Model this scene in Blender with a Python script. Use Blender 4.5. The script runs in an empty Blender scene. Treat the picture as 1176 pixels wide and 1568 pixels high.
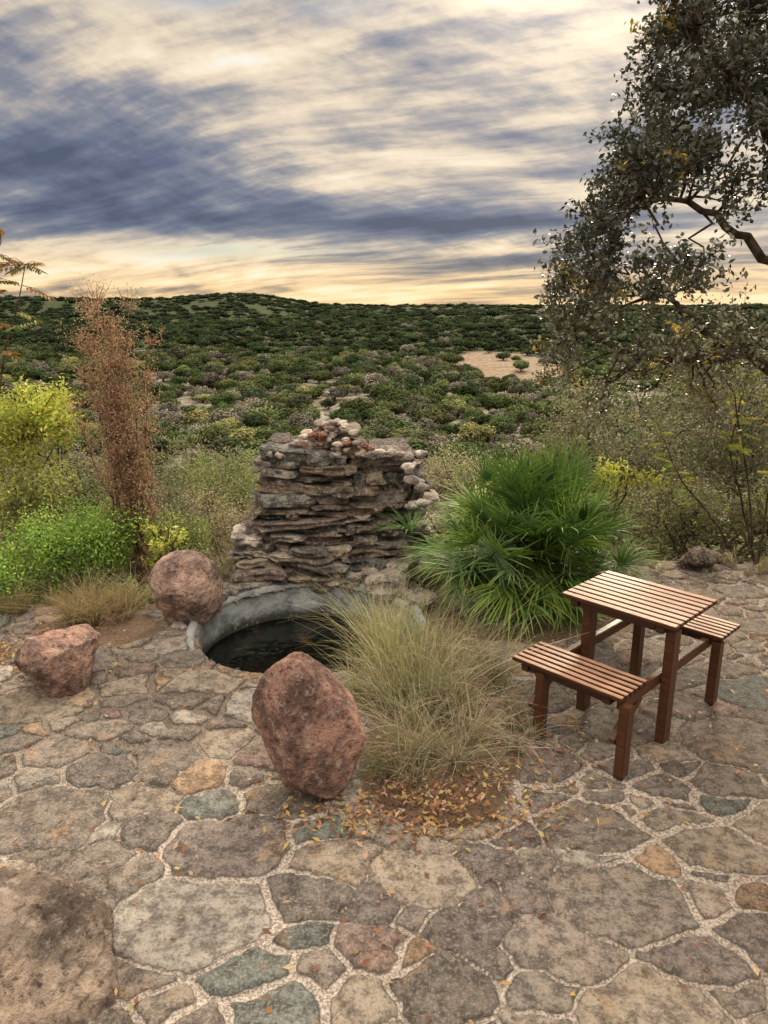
import bpy, bmesh, math, random
import numpy as np
from mathutils import Vector, Matrix
R = np.random.default_rng(7)
random.seed(7)
scn = bpy.context.scene
scn.view_settings.view_transform = 'Standard'
scn.view_settings.look = 'None'
scn.view_settings.exposure = 0
COL = scn.collection

# ------------------------------------------------------------ helpers
def hsh(ix, iy, iz, s):
    h = (ix.astype(np.int64)*374761393 + iy.astype(np.int64)*668265263 + iz.astype(np.int64)*1274126177 + s*974634777) & 0xffffffff
    h = ((h ^ (h >> 13))*1274126177) & 0xffffffff
    h = ((h ^ (h >> 16))*2246822519) & 0xffffffff
    return ((h ^ (h >> 15)) & 0xffffff)/float(0xffffff)
def vnoise(P, s=0):
    P = np.asarray(P, float)
    i = np.floor(P).astype(np.int64); f = P-i; u = f*f*(3-2*f)
    r = 0
    for dx in (0, 1):
        for dy in (0, 1):
            for dz in (0, 1):
                w = (u[:, 0] if dx else 1-u[:, 0])*(u[:, 1] if dy else 1-u[:, 1])*(u[:, 2] if dz else 1-u[:, 2])
                r = r+w*hsh(i[:, 0]+dx, i[:, 1]+dy, i[:, 2]+dz, s)
    return r*2-1
def fbm(P, o=4, s=0, g=.5):
    P = np.asarray(P, float); a = 1; r = 0; t = 0
    for k in range(o):
        r = r+a*vnoise(P*2**k+17.3*k, s+k); t += a; a *= g
    return r/t
def P3(x, y, z=0):
    x = np.asarray(x, float); return np.stack([x, np.asarray(y, float)+0*x, z+0*x], -1)
def sstep(a, b, x):
    t = np.clip((x-a)/(b-a), 0, 1); return t*t*(3-2*t)

def mesh_np(name, V, F, mat=None, col=None, smooth=False, attrs=None, parent=None, link=True):
    V = np.asarray(V, np.float32); F = np.asarray(F, np.int32)
    me = bpy.data.meshes.new(name)
    k = F.shape[1]
    me.vertices.add(len(V)); me.vertices.foreach_set('co', V.ravel())
    me.loops.add(F.size); me.loops.foreach_set('vertex_index', F.ravel())
    me.polygons.add(len(F)); me.polygons.foreach_set('loop_start', np.arange(0, F.size, k, dtype=np.int32))
    me.update(calc_edges=True)
    if col is not None:
        a = me.attributes.new('Col', 'FLOAT_COLOR', 'POINT')
        c = np.ones((len(V), 4), np.float32); c[:, :3] = col
        a.data.foreach_set('color', c.ravel())
    if attrs:
        for k2, v in attrs.items():
            a = me.attributes.new(k2, 'FLOAT', 'POINT'); a.data.foreach_set('value', np.asarray(v, np.float32))
    me.polygons.foreach_set('use_smooth', np.full(len(F), smooth))
    if mat: me.materials.append(mat)
    ob = bpy.data.objects.new(name, me)
    if link: COL.objects.link(ob)
    if parent: ob.parent = parent
    return ob
def empty(name):
    e = bpy.data.objects.new(name, None); e.empty_display_size = .2; COL.objects.link(e); return e

class Acc:
    def __init__(s): s.V = []; s.F = []; s.C = []; s.n = 0
    def add(s, V, F, C):
        V = np.asarray(V, float); s.V.append(V); s.F.append(np.asarray(F)+s.n)
        s.C.append(np.broadcast_to(np.asarray(C, float), (len(V), 3)).copy()); s.n += len(V)
    def obj(s, name, mat, **k):
        return mesh_np(name, np.concatenate(s.V), np.concatenate(s.F), mat, col=np.concatenate(s.C), **k)

def norm(a): return a/(np.linalg.norm(a, axis=-1, keepdims=True)+1e-9)
def leafquads(P, N, l, w, R=R):
    n = len(P); r = norm(R.normal(size=(n, 3))); N = norm(N)
    t = norm(np.cross(N, r)); b = np.cross(N, t)
    l = np.broadcast_to(np.asarray(l, float), (n,))[:, None]; w = np.broadcast_to(np.asarray(w, float), (n,))[:, None]
    V = np.stack([P-t*l*.5, P+b*w*.5-t*l*.05+N*l*.06, P+t*l*.5, P-b*w*.5-t*l*.05+N*l*.06], 1).reshape(-1, 3)
    F = np.arange(4*n).reshape(n, 4)
    return V, F
def jcol(base, n, per=4, v=.35, hue=.12, R=R):
    base = np.asarray(base, float)
    if base.ndim == 1: base = np.tile(base, (n, 1))
    c = base*(1+R.uniform(-v, v, (n, 1)))*(1+R.uniform(-hue, hue, (n, 3)))
    return np.repeat(np.clip(c, .002, 1), per, 0)
def tube(pts, rad, sides=6):
    pts = np.asarray(pts, float); n = len(pts); rad = np.broadcast_to(np.asarray(rad, float), (n,))
    T = norm(np.gradient(pts, axis=0)); ref = np.array([.31, .2, .93]) if abs(T[0, 2]) < .8 else np.array([.9, .3, .1])
    A = norm(np.cross(T, ref)); B = np.cross(T, A)
    an = np.arange(sides)*2*math.pi/sides
    V = (pts[:, None]+rad[:, None, None]*(np.cos(an)[None, :, None]*A[:, None]+np.sin(an)[None, :, None]*B[:, None])).reshape(-1, 3)
    F = []
    for i in range(n-1):
        for j in range(sides):
            k = (j+1) % sides
            F.append((i*sides+j, i*sides+k, (i+1)*sides+k, (i+1)*sides+j))
    return V, np.array(F)
def wpath(a, b, k=5, amp=.06):
    a = np.asarray(a, float); b = np.asarray(b, float); t = np.linspace(0, 1, k)[:, None]
    p = a*(1-t)+b*t; j = R.normal(size=(k, 3))*amp*np.linalg.norm(b-a); j[0] = 0; j[-1] = 0
    return p+j
def blades(B, D, h, lean, w, segs=5, droop=.3):
    n = len(B); t = np.linspace(0, 1, segs+1)[None, :, None]
    D = norm(D); up = np.array([0, 0, 1.])
    h = np.broadcast_to(h, (n,))[:, None, None]; lean = np.broadcast_to(lean, (n,))[:, None, None]
    w = np.broadcast_to(w, (n,))[:, None, None]; dr = np.broadcast_to(droop, (n,))[:, None, None]
    C = B[:, None]+D[:, None]*lean*h*(t**1.5)+up*h*(t-dr*t**3)
    sd = norm(np.cross(D, up)+R.normal(size=(n, 3))*.7)[:, None]
    wob = norm(R.normal(size=(n, 1, 3)))*h*.05*np.sin(t*5+R.uniform(0, 6, (n, 1, 1)))*t
    C = C+wob
    ww = w*(1-t**2*.9)*.5
    V = np.stack([C-sd*ww, C+sd*ww], 2).reshape(-1, 3)
    i = np.arange(n)[:, None]*(segs+1)*2+np.arange(segs)[None]*2
    F = np.stack([i, i+1, i+3, i+2], -1).reshape(-1, 4)
    return V, F, 2*(segs+1)

# ------------------------------------------------------------ node helpers
class X:
    def __init__(s, nt, sock): s.nt = nt; s.s = sock
    def _m(s, op, *o, clamp=False):
        n = s.nt.nodes.new('ShaderNodeMath'); n.operation = op; n.use_clamp = clamp
        for i, a in enumerate((s,)+o):
            if isinstance(a, X): s.nt.links.new(a.s, n.inputs[i])
            else: n.inputs[i].default_value = a
        return X(s.nt, n.outputs[0])
    def __add__(s, o): return s._m('ADD', o)
    __radd__ = __add__
    def __sub__(s, o): return s._m('SUBTRACT', o)
    def __rsub__(s, o): return (s*-1)+o
    def __mul__(s, o): return s._m('MULTIPLY', o)
    __rmul__ = __mul__
    def __truediv__(s, o): return s._m('DIVIDE', o)
    def ss(s, a, b):
        n = s.nt.nodes.new('ShaderNodeMapRange'); n.interpolation_type = 'SMOOTHSTEP'
        s.nt.links.new(s.s, n.inputs[0]); n.inputs[1].default_value = a; n.inputs[2].default_value = b
        return X(s.nt, n.outputs[0])
def nd(nt, t, **k):
    n = nt.nodes.new(t)
    for a, b in k.items(): setattr(n, a, b)
    return n
def noise(nt, vec, scale, detail=5, rough=.55, dist=0, out=0):
    n = nd(nt, 'ShaderNodeTexNoise'); n.inputs['Scale'].default_value = scale; n.inputs['Detail'].default_value = detail
    n.inputs['Roughness'].default_value = rough; n.inputs['Distortion'].default_value = dist
    if vec is not None: nt.links.new(vec, n.inputs['Vector'])
    return X(nt, n.outputs[out])
def voro(nt, vec, scale, feat='F1', out=0):
    n = nd(nt, 'ShaderNodeTexVoronoi', feature=feat); n.inputs['Scale'].default_value = scale
    if vec is not None: nt.links.new(vec, n.inputs['Vector'])
    return X(nt, n.outputs[out])
def mix(nt, f, a, b, bt='MIX'):
    n = nd(nt, 'ShaderNodeMix', data_type='RGBA', blend_type=bt)
    for s, v in ((n.inputs[0], f), (n.inputs[6], a), (n.inputs[7], b)):
        if isinstance(v, X): nt.links.new(v.s, s)
        elif isinstance(v, (int, float)): s.default_value = v
        else: s.default_value = (*v, 1)
    return X(nt, n.outputs[2])
def ramp(nt, f, stops):
    n = nd(nt, 'ShaderNodeValToRGB'); e = n.color_ramp.elements
    while len(e) < len(stops): e.new(.5)
    for i, (p, c) in enumerate(stops): e[i].position = p; e[i].color = (*c, 1)
    nt.links.new(f.s, n.inputs[0]); return X(nt, n.outputs[0])
def attr(nt, name, out=0):
    n = nd(nt, 'ShaderNodeAttribute', attribute_name=name); return X(nt, n.outputs[out])
def newmat(name, rough=.8, spec=.3):
    m = bpy.data.materials.new(name); m.use_nodes = True; nt = m.node_tree
    b = nt.nodes['Principled BSDF']; b.inputs['Roughness'].default_value = rough
    b.inputs['Specular IOR Level'].default_value = spec
    return m, nt, b
def objco(nt): return nd(nt, 'ShaderNodeTexCoord').outputs['Object']
def bump(nt, b, h, dist=.01, st=1.):
    n = nd(nt, 'ShaderNodeBump'); n.inputs['Distance'].default_value = dist; n.inputs['Strength'].default_value = st
    nt.links.new(h.s, n.inputs['Height']); nt.links.new(n.outputs[0], b.inputs['Normal'])

def leafmat(name, trans=.3, rough=.5, spec=.3, rnd=0.):
    m, nt, b = newmat(name, rough, spec)
    c = attr(nt, 'Col')
    if rnd:
        oi = nd(nt, 'ShaderNodeObjectInfo'); r = X(nt, oi.outputs['Random'])
        hv = nd(nt, 'ShaderNodeHueSaturation'); nt.links.new(c.s, hv.inputs['Color'])
        nt.links.new((r*(2*rnd)+(1-rnd)).s, hv.inputs['Value'])
        nt.links.new(((r*7.31)._m('FRACT')*.05+.475).s, hv.inputs['Hue'])
        c = X(nt, hv.outputs[0])
    nt.links.new(c.s, b.inputs['Base Color'])
    if trans:
        tr = nd(nt, 'ShaderNodeBsdfTranslucent'); nt.links.new(mix(nt, 1., c, (1.3, 1.35, .9), 'MULTIPLY').s, tr.inputs[0])
        ms = nd(nt, 'ShaderNodeMixShader'); ms.inputs[0].default_value = trans
        nt.links.new(b.outputs[0], ms.inputs[1]); nt.links.new(tr.outputs[0], ms.inputs[2])
        nt.links.new(ms.outputs[0], nt.nodes['Material Output'].inputs[0])
    return m
M_leaf = leafmat('foliage', .3)
M_oak = leafmat('oak_leaf', .15, .34, .6)
M_grass = leafmat('grass_blade', .3, .7, .15)
M_palm = leafmat('palm_leaf', .25, .45, .35)
M_far = leafmat('tree_foliage', 0, .9, .05, rnd=.35)
def barkmat():
    m, nt, b = newmat('bark', .9, .1); co = objco(nt)
    c = mix(nt, noise(nt, co, 14, 3).ss(.35, .65), (.05, .038, .03), (.15, .125, .105)); nt.links.new(mix(nt, 1., c, attr(nt, 'Col'), 'MULTIPLY').s, b.inputs['Base Color'])
    return m
M_bark = barkmat()
def rockmat(name, detail=1., lichen=.5, speck=.5, grain=1.):
    m, nt, b = newmat(name, .85, .25); co = objco(nt); c = attr(nt, 'Col')
    n1 = noise(nt, co, 5*detail, 4, .65); n2 = noise(nt, co, 26*detail, 5, .72); v = voro(nt, co, 60*detail)
    c = mix(nt, n1.ss(.38, .62), mix(nt, 1., c, (.5, .47, .49), 'MULTIPLY'), mix(nt, 1., c, (1.35, 1.3, 1.24), 'MULTIPLY'))
    c = mix(nt, n2.ss(.53, .66)*lichen, c, (.62, .56, .51))
    c = mix(nt, n2.ss(.47, .34)*.8, c, (.05, .038, .033))
    c = mix(nt, v.ss(.3, .1)*speck, c, (.07, .045, .04))
    nt.links.new(c.s, b.inputs['Base Color'])
    bump(nt, b, n2*1.2*grain+v*.2, .04, 1.); return m
M_rock = rockmat('granite', 1., .5, .65)
M_slab = rockmat('ledge_stone', 1.3, .85, .3)
M_lime = rockmat('limestone', .8, .5, .2, 1.2)
M_peb = rockmat('pebble_stone', 1.5, .3, .1, .2)

# ------------------------------------------------------------ camera
cam = bpy.data.cameras.new('camera'); camo = bpy.data.objects.new('camera', cam); COL.objects.link(camo)
cam.sensor_fit = 'VERTICAL'; cam.sensor_height = 36; cam.lens = 26; cam.clip_end = 20000; cam.clip_start = .05
camo.location = (0, 0, 2.45); camo.rotation_euler = (math.radians(74.5), 0, 0); scn.camera = camo

# ------------------------------------------------------------ world
SUN_AZ, SUN_EL = math.radians(20), math.radians(27)
w = bpy.data.worlds.new('World'); scn.world = w; w.use_nodes = True; nt = w.node_tree
for n in list(nt.nodes): nt.nodes.remove(n)
out = nd(nt, 'ShaderNodeOutputWorld')
sky = nd(nt, 'ShaderNodeTexSky', sky_type='NISHITA', sun_disc=False); sky.sun_elevation = SUN_EL; sky.sun_rotation = SUN_AZ
bg1 = nd(nt, 'ShaderNodeBackground'); bg1.inputs[1].default_value = .07; nt.links.new(sky.outputs[0], bg1.inputs[0])
tc = nd(nt, 'ShaderNodeTexCoord'); sp = nd(nt, 'ShaderNodeSeparateXYZ'); nt.links.new(tc.outputs['Generated'], sp.inputs[0])
x, y, z = (X(nt, sp.outputs[i]) for i in range(3))
az = x._m('ARCTAN2', y); el = z._m('ARCSINE')
def comb(a, b, c):
    n = nd(nt, 'ShaderNodeCombineXYZ')
    for i, q in enumerate((a, b, c)):
        if isinstance(q, X): nt.links.new(q.s, n.inputs[i])
        else: n.inputs[i].default_value = q
    return n.outputs[0]
den = z._m('MAXIMUM', 0.)+.13
qx = x/den; qy = y/den
wv = noise(nt, comb(qx*.5, qy*.5, 3.), 1., 1)-.5
n1 = noise(nt, comb(qx*.5+qy*.12+wv*.5, qy*.85+qx*.28+wv*.8, 0.), 1., 5, .58)
n2 = noise(nt, comb(qx*1.4+qy*.6+wv*1., qy*2.8+qx*1.2+wv*1.8, 5.), 1., 6, .6)
n3 = noise(nt, comb(x*8.+wv*2., y*8., z*22.+x*5.+wv*2.), 1.5, 5, .62)
def G(a0, e0, sa, se):
    p = (az-a0)/sa; q = (el-e0)/se
    return ((p*p+q*q)*-1)._m('EXPONENT')
B = (n1-.5)*1.5+(n2-.5)*1.15+(n3-.5)*.6+.555
for a0, e0, sa, se, k in ((-.36, .155, .22, .042, -.42), (-.1, .105, .36, .019, -.36), (-.46, .26, .12, .06, -.2), (.14, .198, .24, .012, -.24),
                          (-.04, .148, .13, .012, .28), (.24, .125, .12, .014, .3), (.2, .10, .25, .007, -.2), (.06, .235, .2, .03, .14), (.06, .17, .22, .012, .16),
                          (.22, .34, .15, .06, .42), (-.28, .048, .28, .022, .34), (.2, .0, .7, .02, .32), (.12, .055, .16, .014, -.2), (-.2, .27, .14, .03, .2), (-.33, .33, .2, .05, .06)):
    B = B+G(a0, e0, sa, se)*k
B = B+el.ss(.36, .7)*.12
B = B._m('ADD', 0., clamp=True)
c = ramp(nt, B, ((0, (.08, .10, .165)), (.2, (.135, .16, .24)), (.4, (.26, .27, .32)), (.54, (.47, .425, .395)), (.68, (.80, .67, .51)), (.84, (1, .86, .65)), (1, (1, .98, .91))))
warm = el.ss(.10, .0)*.9
c = mix(nt, warm, c, mix(nt, 1., c, (1.15, .94, .62), 'MULTIPLY'))
gl = G(.24, .37, .18, .1)*.6+1.+el.ss(.40, .8)*2.2
c = mix(nt, 1., c, X(nt, comb(gl, gl, gl)), 'MULTIPLY')
bg2 = nd(nt, 'ShaderNodeBackground'); nt.links.new(c.s, bg2.inputs[0]); bg2.inputs[1].default_value = 1.
hole = (G(-.2, .068, .13, .010)*1.+G(-.17, .335, .14, .02)*.9)*n2.ss(.38, .56)
cov = (1.-hole)*.95
ms = nd(nt, 'ShaderNodeMixShader'); nt.links.new(cov.s, ms.inputs[0]); nt.links.new(bg1.outputs[0], ms.inputs[1]); nt.links.new(bg2.outputs[0], ms.inputs[2])
nt.links.new(ms.outputs[0], out.inputs[0])
sl = bpy.data.lights.new('sun', 'SUN'); sl.energy = 3.2; sl.angle = math.radians(9); sl.color = (1, .82, .6)
so = bpy.data.objects.new('sun', sl); COL.objects.link(so)
sd = Vector((math.sin(SUN_AZ)*math.cos(SUN_EL), math.cos(SUN_AZ)*math.cos(SUN_EL), math.sin(SUN_EL)))
so.rotation_euler = sd.to_track_quat('Z', 'Y').to_euler(); so.location = (5, 20, 12)

# ------------------------------------------------------------ terrain
PC = np.array([-.6, 5.4]); PR = .85
def yedge(x):
    x = np.asarray(x, float)
    e = 5.75+1.6*sstep(-1.75, -1.35, x)-.5*sstep(.6, 1.6, x)
    return e+.12*vnoise(P3(x*1.7, 0), 5)
prof_d = [-50, 0, .4, 3, 12, 30, 52, 110, 200, 340, 480, 900, 1500, 2600, 8000]
prof_z = [0, 0, -.12, -1.2, -5.2, -12, -18, -24, -25, -21, -15, -5, 0, 2, 2]
def hill(x, y):
    x = np.asarray(x, float); y = np.asarray(y, float)
    d = y-yedge(x)
    z = np.interp(d, prof_d, prof_z)
    am = np.clip(d/60, 0, 1)*3.2
    z = z+am*fbm(P3(x/45, y/45), 3, 11)+np.clip(d/900, 0, 1)**2*11*fbm(P3(x/420, y/420), 3, 12)
    r = sstep(900, 1500, y)*sstep(2600, 1500, y)
    z = z+r*(13*sstep(-50, -350, x-(y-1500)*-.1)+15*np.exp(-((x+270)/90)**2))
    z = z+np.clip(d, 0, .6)*.12*fbm(P3(x*3, y*3), 2, 3)
    z = z+sstep(20, 140, np.abs(x)-.24*y)*sstep(600, 60, y)*12+sstep(12, 60, np.abs(x))*sstep(120, 20, y)*1.5
    return z
ys = np.concatenate([np.linspace(-60, 0, 14, endpoint=False), np.linspace(0, 14, 70, endpoint=False), 14*np.exp(np.linspace(0, math.log(9000/14), 230))])
s = np.linspace(-1, 1, 241); s = np.sign(s)*np.abs(s)**1.6
XX = s[None]*(60+1.5*np.clip(ys, 0, None)[:, None]); YY = np.broadcast_to(ys[:, None], XX.shape)
gx, gy = XX.ravel(), YY.ravel(); gz = hill(gx, gy)
ins = (gx > -4.75) & (gx < 5.15) & (gy > .75) & (gy < 8.8)
gz = np.where(ins, gz-.25, gz-.03)
gz = np.where(np.hypot(gx-PC[0], gy-PC[1]) < 1.35, -1.2, gz)
nr, nc = XX.shape
ii = np.arange(nr*nc).reshape(nr, nc)
GF = np.stack([ii[:-1, :-1], ii[:-1, 1:], ii[1:, 1:], ii[1:, :-1]], -1).reshape(-1, 4)
m, nt, b = newmat('ground_soil', .95, .1); co = objco(nt)
mid = noise(nt, co, .5, 5, .65); fine = noise(nt, co, 6, 4, .7)
spp = nd(nt, 'ShaderNodeSeparateXYZ'); nt.links.new(co, spp.inputs[0]); Xx, Yy = X(nt, spp.outputs[0]), X(nt, spp.outputs[1])
def combm(a, b_, c_):
    n = nd(nt, 'ShaderNodeCombineXYZ')
    for i, q in enumerate((a, b_, c_)):
        if isinstance(q, X): nt.links.new(q.s, n.inputs[i])
    return n.outputs[0]
strata = noise(nt, combm(Xx*.03, Yy*.11, 0), 1., 5, .7)
c = mix(nt, mid.ss(.4, .6), (.12, .12, .065), (.24, .21, .145))
c = mix(nt, (strata*.55+mid*.45).ss(.48, .55)*.85, c, (.42, .39, .35))
c = mix(nt, fine.ss(.48, .62)*.7, c, (.11, .105, .06))
farf = Yy.ss(330, 430)
c = mix(nt, farf, c, mix(nt, noise(nt, co, .09, 5, .7).ss(.3, .7), (.03, .045, .018), (.06, .075, .035)))
def ell(cx, cy, rx, ry):
    p = (Xx-cx)/rx; q = (Yy-cy)/ry; return (p*p+q*q+(mid-.5)*.8).ss(1.1, .8)
c = mix(nt, ell(52, 325, 24, 75), c, mix(nt, mid.ss(.4, .65), (.2, .15, .1), (.36, .28, .21)))
c = mix(nt, ell(-45, 520, 60, 16), c, (.38, .34, .2))
c = mix(nt, Yy.ss(30, 12), c, mix(nt, fine.ss(.4, .6), (.1, .075, .045), (.26, .2, .12)))
nt.links.new(c.s, b.inputs['Base Color']); bump(nt, b, mid*2, .08)
mesh_np('ground', np.stack([gx, gy, gz], -1), GF, m, smooth=True)

# ------------------------------------------------------------ flagstone patio
st = .0145
px = np.arange(-4.8, 5.2, st); py = np.arange(.7, 8.9, st)
A, Bq = np.meshgrid(px, py); x0 = A.ravel(); y0 = Bq.ravel()
r_ = np.hypot(x0-PC[0], y0-PC[1]); k = (r_ < PR) & (r_ > PR-.025)
x0 = np.where(k, PC[0]+(x0-PC[0])/np.maximum(r_, .01)*PR, x0); y0 = np.where(k, PC[1]+(y0-PC[1])/np.maximum(r_, .01)*PR, y0)
sites = []; rr = np.random.default_rng(58)
AY = 1.3
for rad, tries in ((.29, 200), (.22, 500), (.155, 1500), (.105, 4000), (.07, 6000)):
    for _ in range(tries):
        p = (rr.uniform(-5, 5.4), rr.uniform(.5, 9.1)*AY)
        rd = rad*rr.uniform(.82, 1.18)
        if rad > .2 and rr.random() < .3: continue
        if sites:
            S = np.array(sites); d = np.hypot(S[:, 0]-p[0], S[:, 1]-p[1])
            if (d < (S[:, 2]+rd)*.85).any(): continue
        sites.append((p[0], p[1], rd))
S = np.array(sites); NS = len(S)
pal = np.array([(.215, .187, .162), (.28, .24, .195), (.30, .21, .14), (.15, .17, .16), (.175, .15, .14), (.33, .305, .275), (.245, .175, .15), (.24, .205, .18), (.18, .16, .145), (.27, .23, .195)])
pc = pal[rr.choice(len(pal), NS, p=[.2, .16, .06, .07, .13, .09, .03, .1, .09, .07])]*rr.uniform(.68, 1.2, (NS, 1))
tilt = rr.normal(0, .015, (NS, 2)); lift = rr.uniform(-.005, .008, NS)
wx = x0+.06*fbm(P3(x0*3.5, y0*3.5), 3, 31)+.018*vnoise(P3(x0*10, y0*10), 37)+.009*vnoise(P3(x0*26, y0*26), 35); wy = (y0+.06*fbm(P3(x0*3.5, y0*3.5), 3, 41)+.018*vnoise(P3(x0*10, y0*10), 38)+.009*vnoise(P3(x0*26, y0*26), 36))*AY
n = len(x0); cid = np.zeros(n, int); ed = np.zeros(n)
for a in range(0, n, 20000):
    q = slice(a, a+20000)
    lo, hi = wy[q].min()-.6, wy[q].max()+.6
    ids = np.where((S[:, 1] > lo) & (S[:, 1] < hi))[0]; T = S[ids]
    D = (wx[q][:, None]-T[:, 0])**2+(wy[q][:, None]-T[:, 1])**2-T[:, 2]**2
    kk = np.argpartition(D, 6, axis=1)[:, :7]; Dk = np.take_along_axis(D, kk, 1); o = np.argmin(Dk, 1); ar = np.arange(len(o))
    i0 = kk[ar, o]; d0 = Dk[ar, o]
    L = np.hypot(T[kk][:, :, 0]-T[i0][:, None, 0], T[kk][:, :, 1]-T[i0][:, None, 1])
    e = (Dk-d0[:, None])/(2*np.maximum(L, 1e-6)); e[ar, o] = 9
    cid[q] = ids[i0]; ed[q] = e.min(1)
pe = yedge(x0); dn = fbm(P3(x0*5, y0*5), 3, 51)
def el2(cx, cy, rx, ry): return 1-np.hypot((x0-cx)/rx, (y0-cy)/ry)
dirt = np.maximum.reduce([el2(.3, 3.62, .45, .58)*.5, el2(.28, 4.6, .5, .9)*.5, el2(1.15, 5.9, 1.15, .8)*.8, (y0-pe)*1.2, el2(-2.25, 5.35, .5, .35)*.5, el2(-3.2, 4.9, .55, .3)*.4])
dirt = sstep(-.03, .05, dirt+dn*.08)
loose = sstep(3.1, 4., y0)*sstep(.2, -.6, x0)
mw = .003+.017*sstep(-.5, .5, fbm(P3(x0*1.5, y0*1.5), 2, 55))
ed = ed-mw+.012
prf = sstep(.006, .022, ed-.004)
hz = hill(x0, y0)
stz = prf*.015+lift[cid]*(1+1.5*loose)+((x0-S[cid, 0])*tilt[cid, 0]+(y0-S[cid, 1]/AY)*tilt[cid, 1])*prf*(1+1.8*loose)+.005*fbm(P3(x0*8, y0*8), 4, 61, .6)*prf+.0028*fbm(P3(x0*34, y0*34), 2, 62)
lay = fbm(P3(x0*3.3, y0*3.3, cid*.37), 3, 66); stz = stz+prf*.006*(sstep(-.02, .02, lay)+sstep(.22, .25, lay))*(.5+loose)
pz = hz+stz*(1-dirt)+dirt*(.012*fbm(P3(x0*8, y0*8), 4, 71)+.0)+.02*fbm(P3(x0*.8, y0*.8), 2, 81)
bed = np.maximum(el2(.3, 3.7, .5, .6), el2(.28, 4.6, .5, .9)); pz += np.clip(bed, 0, 1)*.08
ii = np.arange(n).reshape(A.shape)
F = np.stack([ii[:-1, :-1], ii[:-1, 1:], ii[1:, 1:], ii[1:, :-1]], -1).reshape(-1, 4)
F = F[(r_[F] >= PR-.025).all(1)]
m, nt, b = newmat('flagstone', .8, .3); co = objco(nt); c = attr(nt, 'Col'); e = attr(nt, 'edge', 2); dt = attr(nt, 'dirt', 2); lo_ = attr(nt, 'loose', 2)
n1 = noise(nt, co, 3.4, 5, .7); n2 = noise(nt, co, 15, 5, .74); n3 = noise(nt, co, 75, 3, .75); v = voro(nt, co, 120)
c = mix(nt, n1.ss(.55, .65)*.42, c, (.34, .215, .12))
c = mix(nt, n1.ss(.47, .37)*.4, c, (.16, .15, .148))
c = mix(nt, n2.ss(.37, .61), mix(nt, 1., c, (.52, .5, .49), 'MULTIPLY'), mix(nt, 1., c, (1.42, 1.39, 1.35), 'MULTIPLY'))
c = mix(nt, n3.ss(.52, .64)*.35, c, (.54, .5, .45))
c = mix(nt, n3.ss(.45, .35)*.55, c, (.06, .05, .043))
ee = e+(n3-.5)*.012+(n2-.5)*.018
edk = ee.ss(.026, .013)
c = mix(nt, edk*(lo_*.3+.5), c, (.06, .047, .038))
mc = mix(nt, n3.ss(.4, .6), (.27, .225, .19), (.68, .6, .53)); mc = mix(nt, v.ss(.35, .1)*.4, mc, (.12, .095, .08)); mc = mix(nt, lo_*.7, mc, (.13, .10, .075))
mf = ee.ss(.0165, .011)
c = mix(nt, mf, c, mc)
dc = mix(nt, n3.ss(.35, .65), (.07, .045, .03), (.25, .18, .12)); dc = mix(nt, n2.ss(.5, .65)*.5, dc, (.28, .12, .06))
c = mix(nt, dt, c, dc)
spp = nd(nt, 'ShaderNodeSeparateXYZ'); nt.links.new(co, spp.inputs[0]); right_dk = (X(nt, spp.outputs[0])+(n1-.5)*1.5).ss(.2, 2.2)  # mask rising towards the right, border broken by noise, darkens the paving
c = mix(nt, right_dk*.5, c, mix(nt, 1., c, (.5, .45, .4), 'MULTIPLY'))
nt.links.new(c.s, b.inputs['Base Color'])
nt.links.new((n2*.3+.55).s, b.inputs['Roughness'])
bump(nt, b, n2*1.2+n3*.55-mf*.2, .022, 1.)
mesh_np('flagstone_patio', np.stack([x0, y0, pz], -1), F, m, col=pc[cid], smooth=True, attrs={'edge': ed, 'dirt': dirt, 'loose': loose})

# ------------------------------------------------------------ pond
pond = empty('garden_pond')
th = np.linspace(0, 2*math.pi, 97)[:-1]; back = sstep(-.35, .3, np.sin(th)+.25*(np.cos(th) < 0)*np.abs(np.cos(th)))
top = -.015+.06*back+.004*np.sin(th*7)
prof = [(.855, -.9), (.862, -.3), (.87, None), (.885, .0), (.92, .01), (.94, -.005), (.95, -.3)]
V = []
for r, zz_ in prof:
    zc = top-.02 if zz_ is None else (top+zz_ if zz_ > -.1 else np.full_like(th, zz_))
    rj = r+.006*vnoise(P3(np.cos(th)*6, np.sin(th)*6, r), 4)
    V.append(np.stack([PC[0]+rj*np.cos(th), PC[1]+rj*np.sin(th), zc], -1))
V = np.concatenate(V); N_ = 96; F = []
for i in range(len(prof)-1):
    for j in range(N_):
        F.append((i*N_+j, i*N_+(j+1) % N_, (i+1)*N_+(j+1) % N_, (i+1)*N_+j))
m, nt, b = newmat('pond_plaster', .75, .3); co = objco(nt)
sz = nd(nt, 'ShaderNodeSeparateXYZ'); nt.links.new(co, sz.inputs[0]); Zz = X(nt, sz.outputs[2])
n1 = noise(nt, co, 5, 6, .65)
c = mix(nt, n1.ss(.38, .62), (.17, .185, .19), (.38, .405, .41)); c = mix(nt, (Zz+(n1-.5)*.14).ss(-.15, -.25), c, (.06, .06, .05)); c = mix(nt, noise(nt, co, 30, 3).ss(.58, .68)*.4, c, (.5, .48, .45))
nt.links.new(c.s, b.inputs['Base Color']); bump(nt, b, noise(nt, co, 25, 3), .015)
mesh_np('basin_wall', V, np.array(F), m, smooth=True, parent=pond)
V = [(PC[0], PC[1], -.27)]+[(PC[0]+.87*math.cos(a), PC[1]+.87*math.sin(a), -.27) for a in th]
me = bpy.data.meshes.new('water'); me.from_pydata(V, [], [(0, i+1, (i+1) % 96+1) for i in range(96)])
m, nt, b = newmat('pond_water', .03, .35); co = objco(nt)
c = mix(nt, noise(nt, co, 3.2, 6, .6).ss(.58, .72), (.003, .004, .003), (.06, .035, .01))
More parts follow.
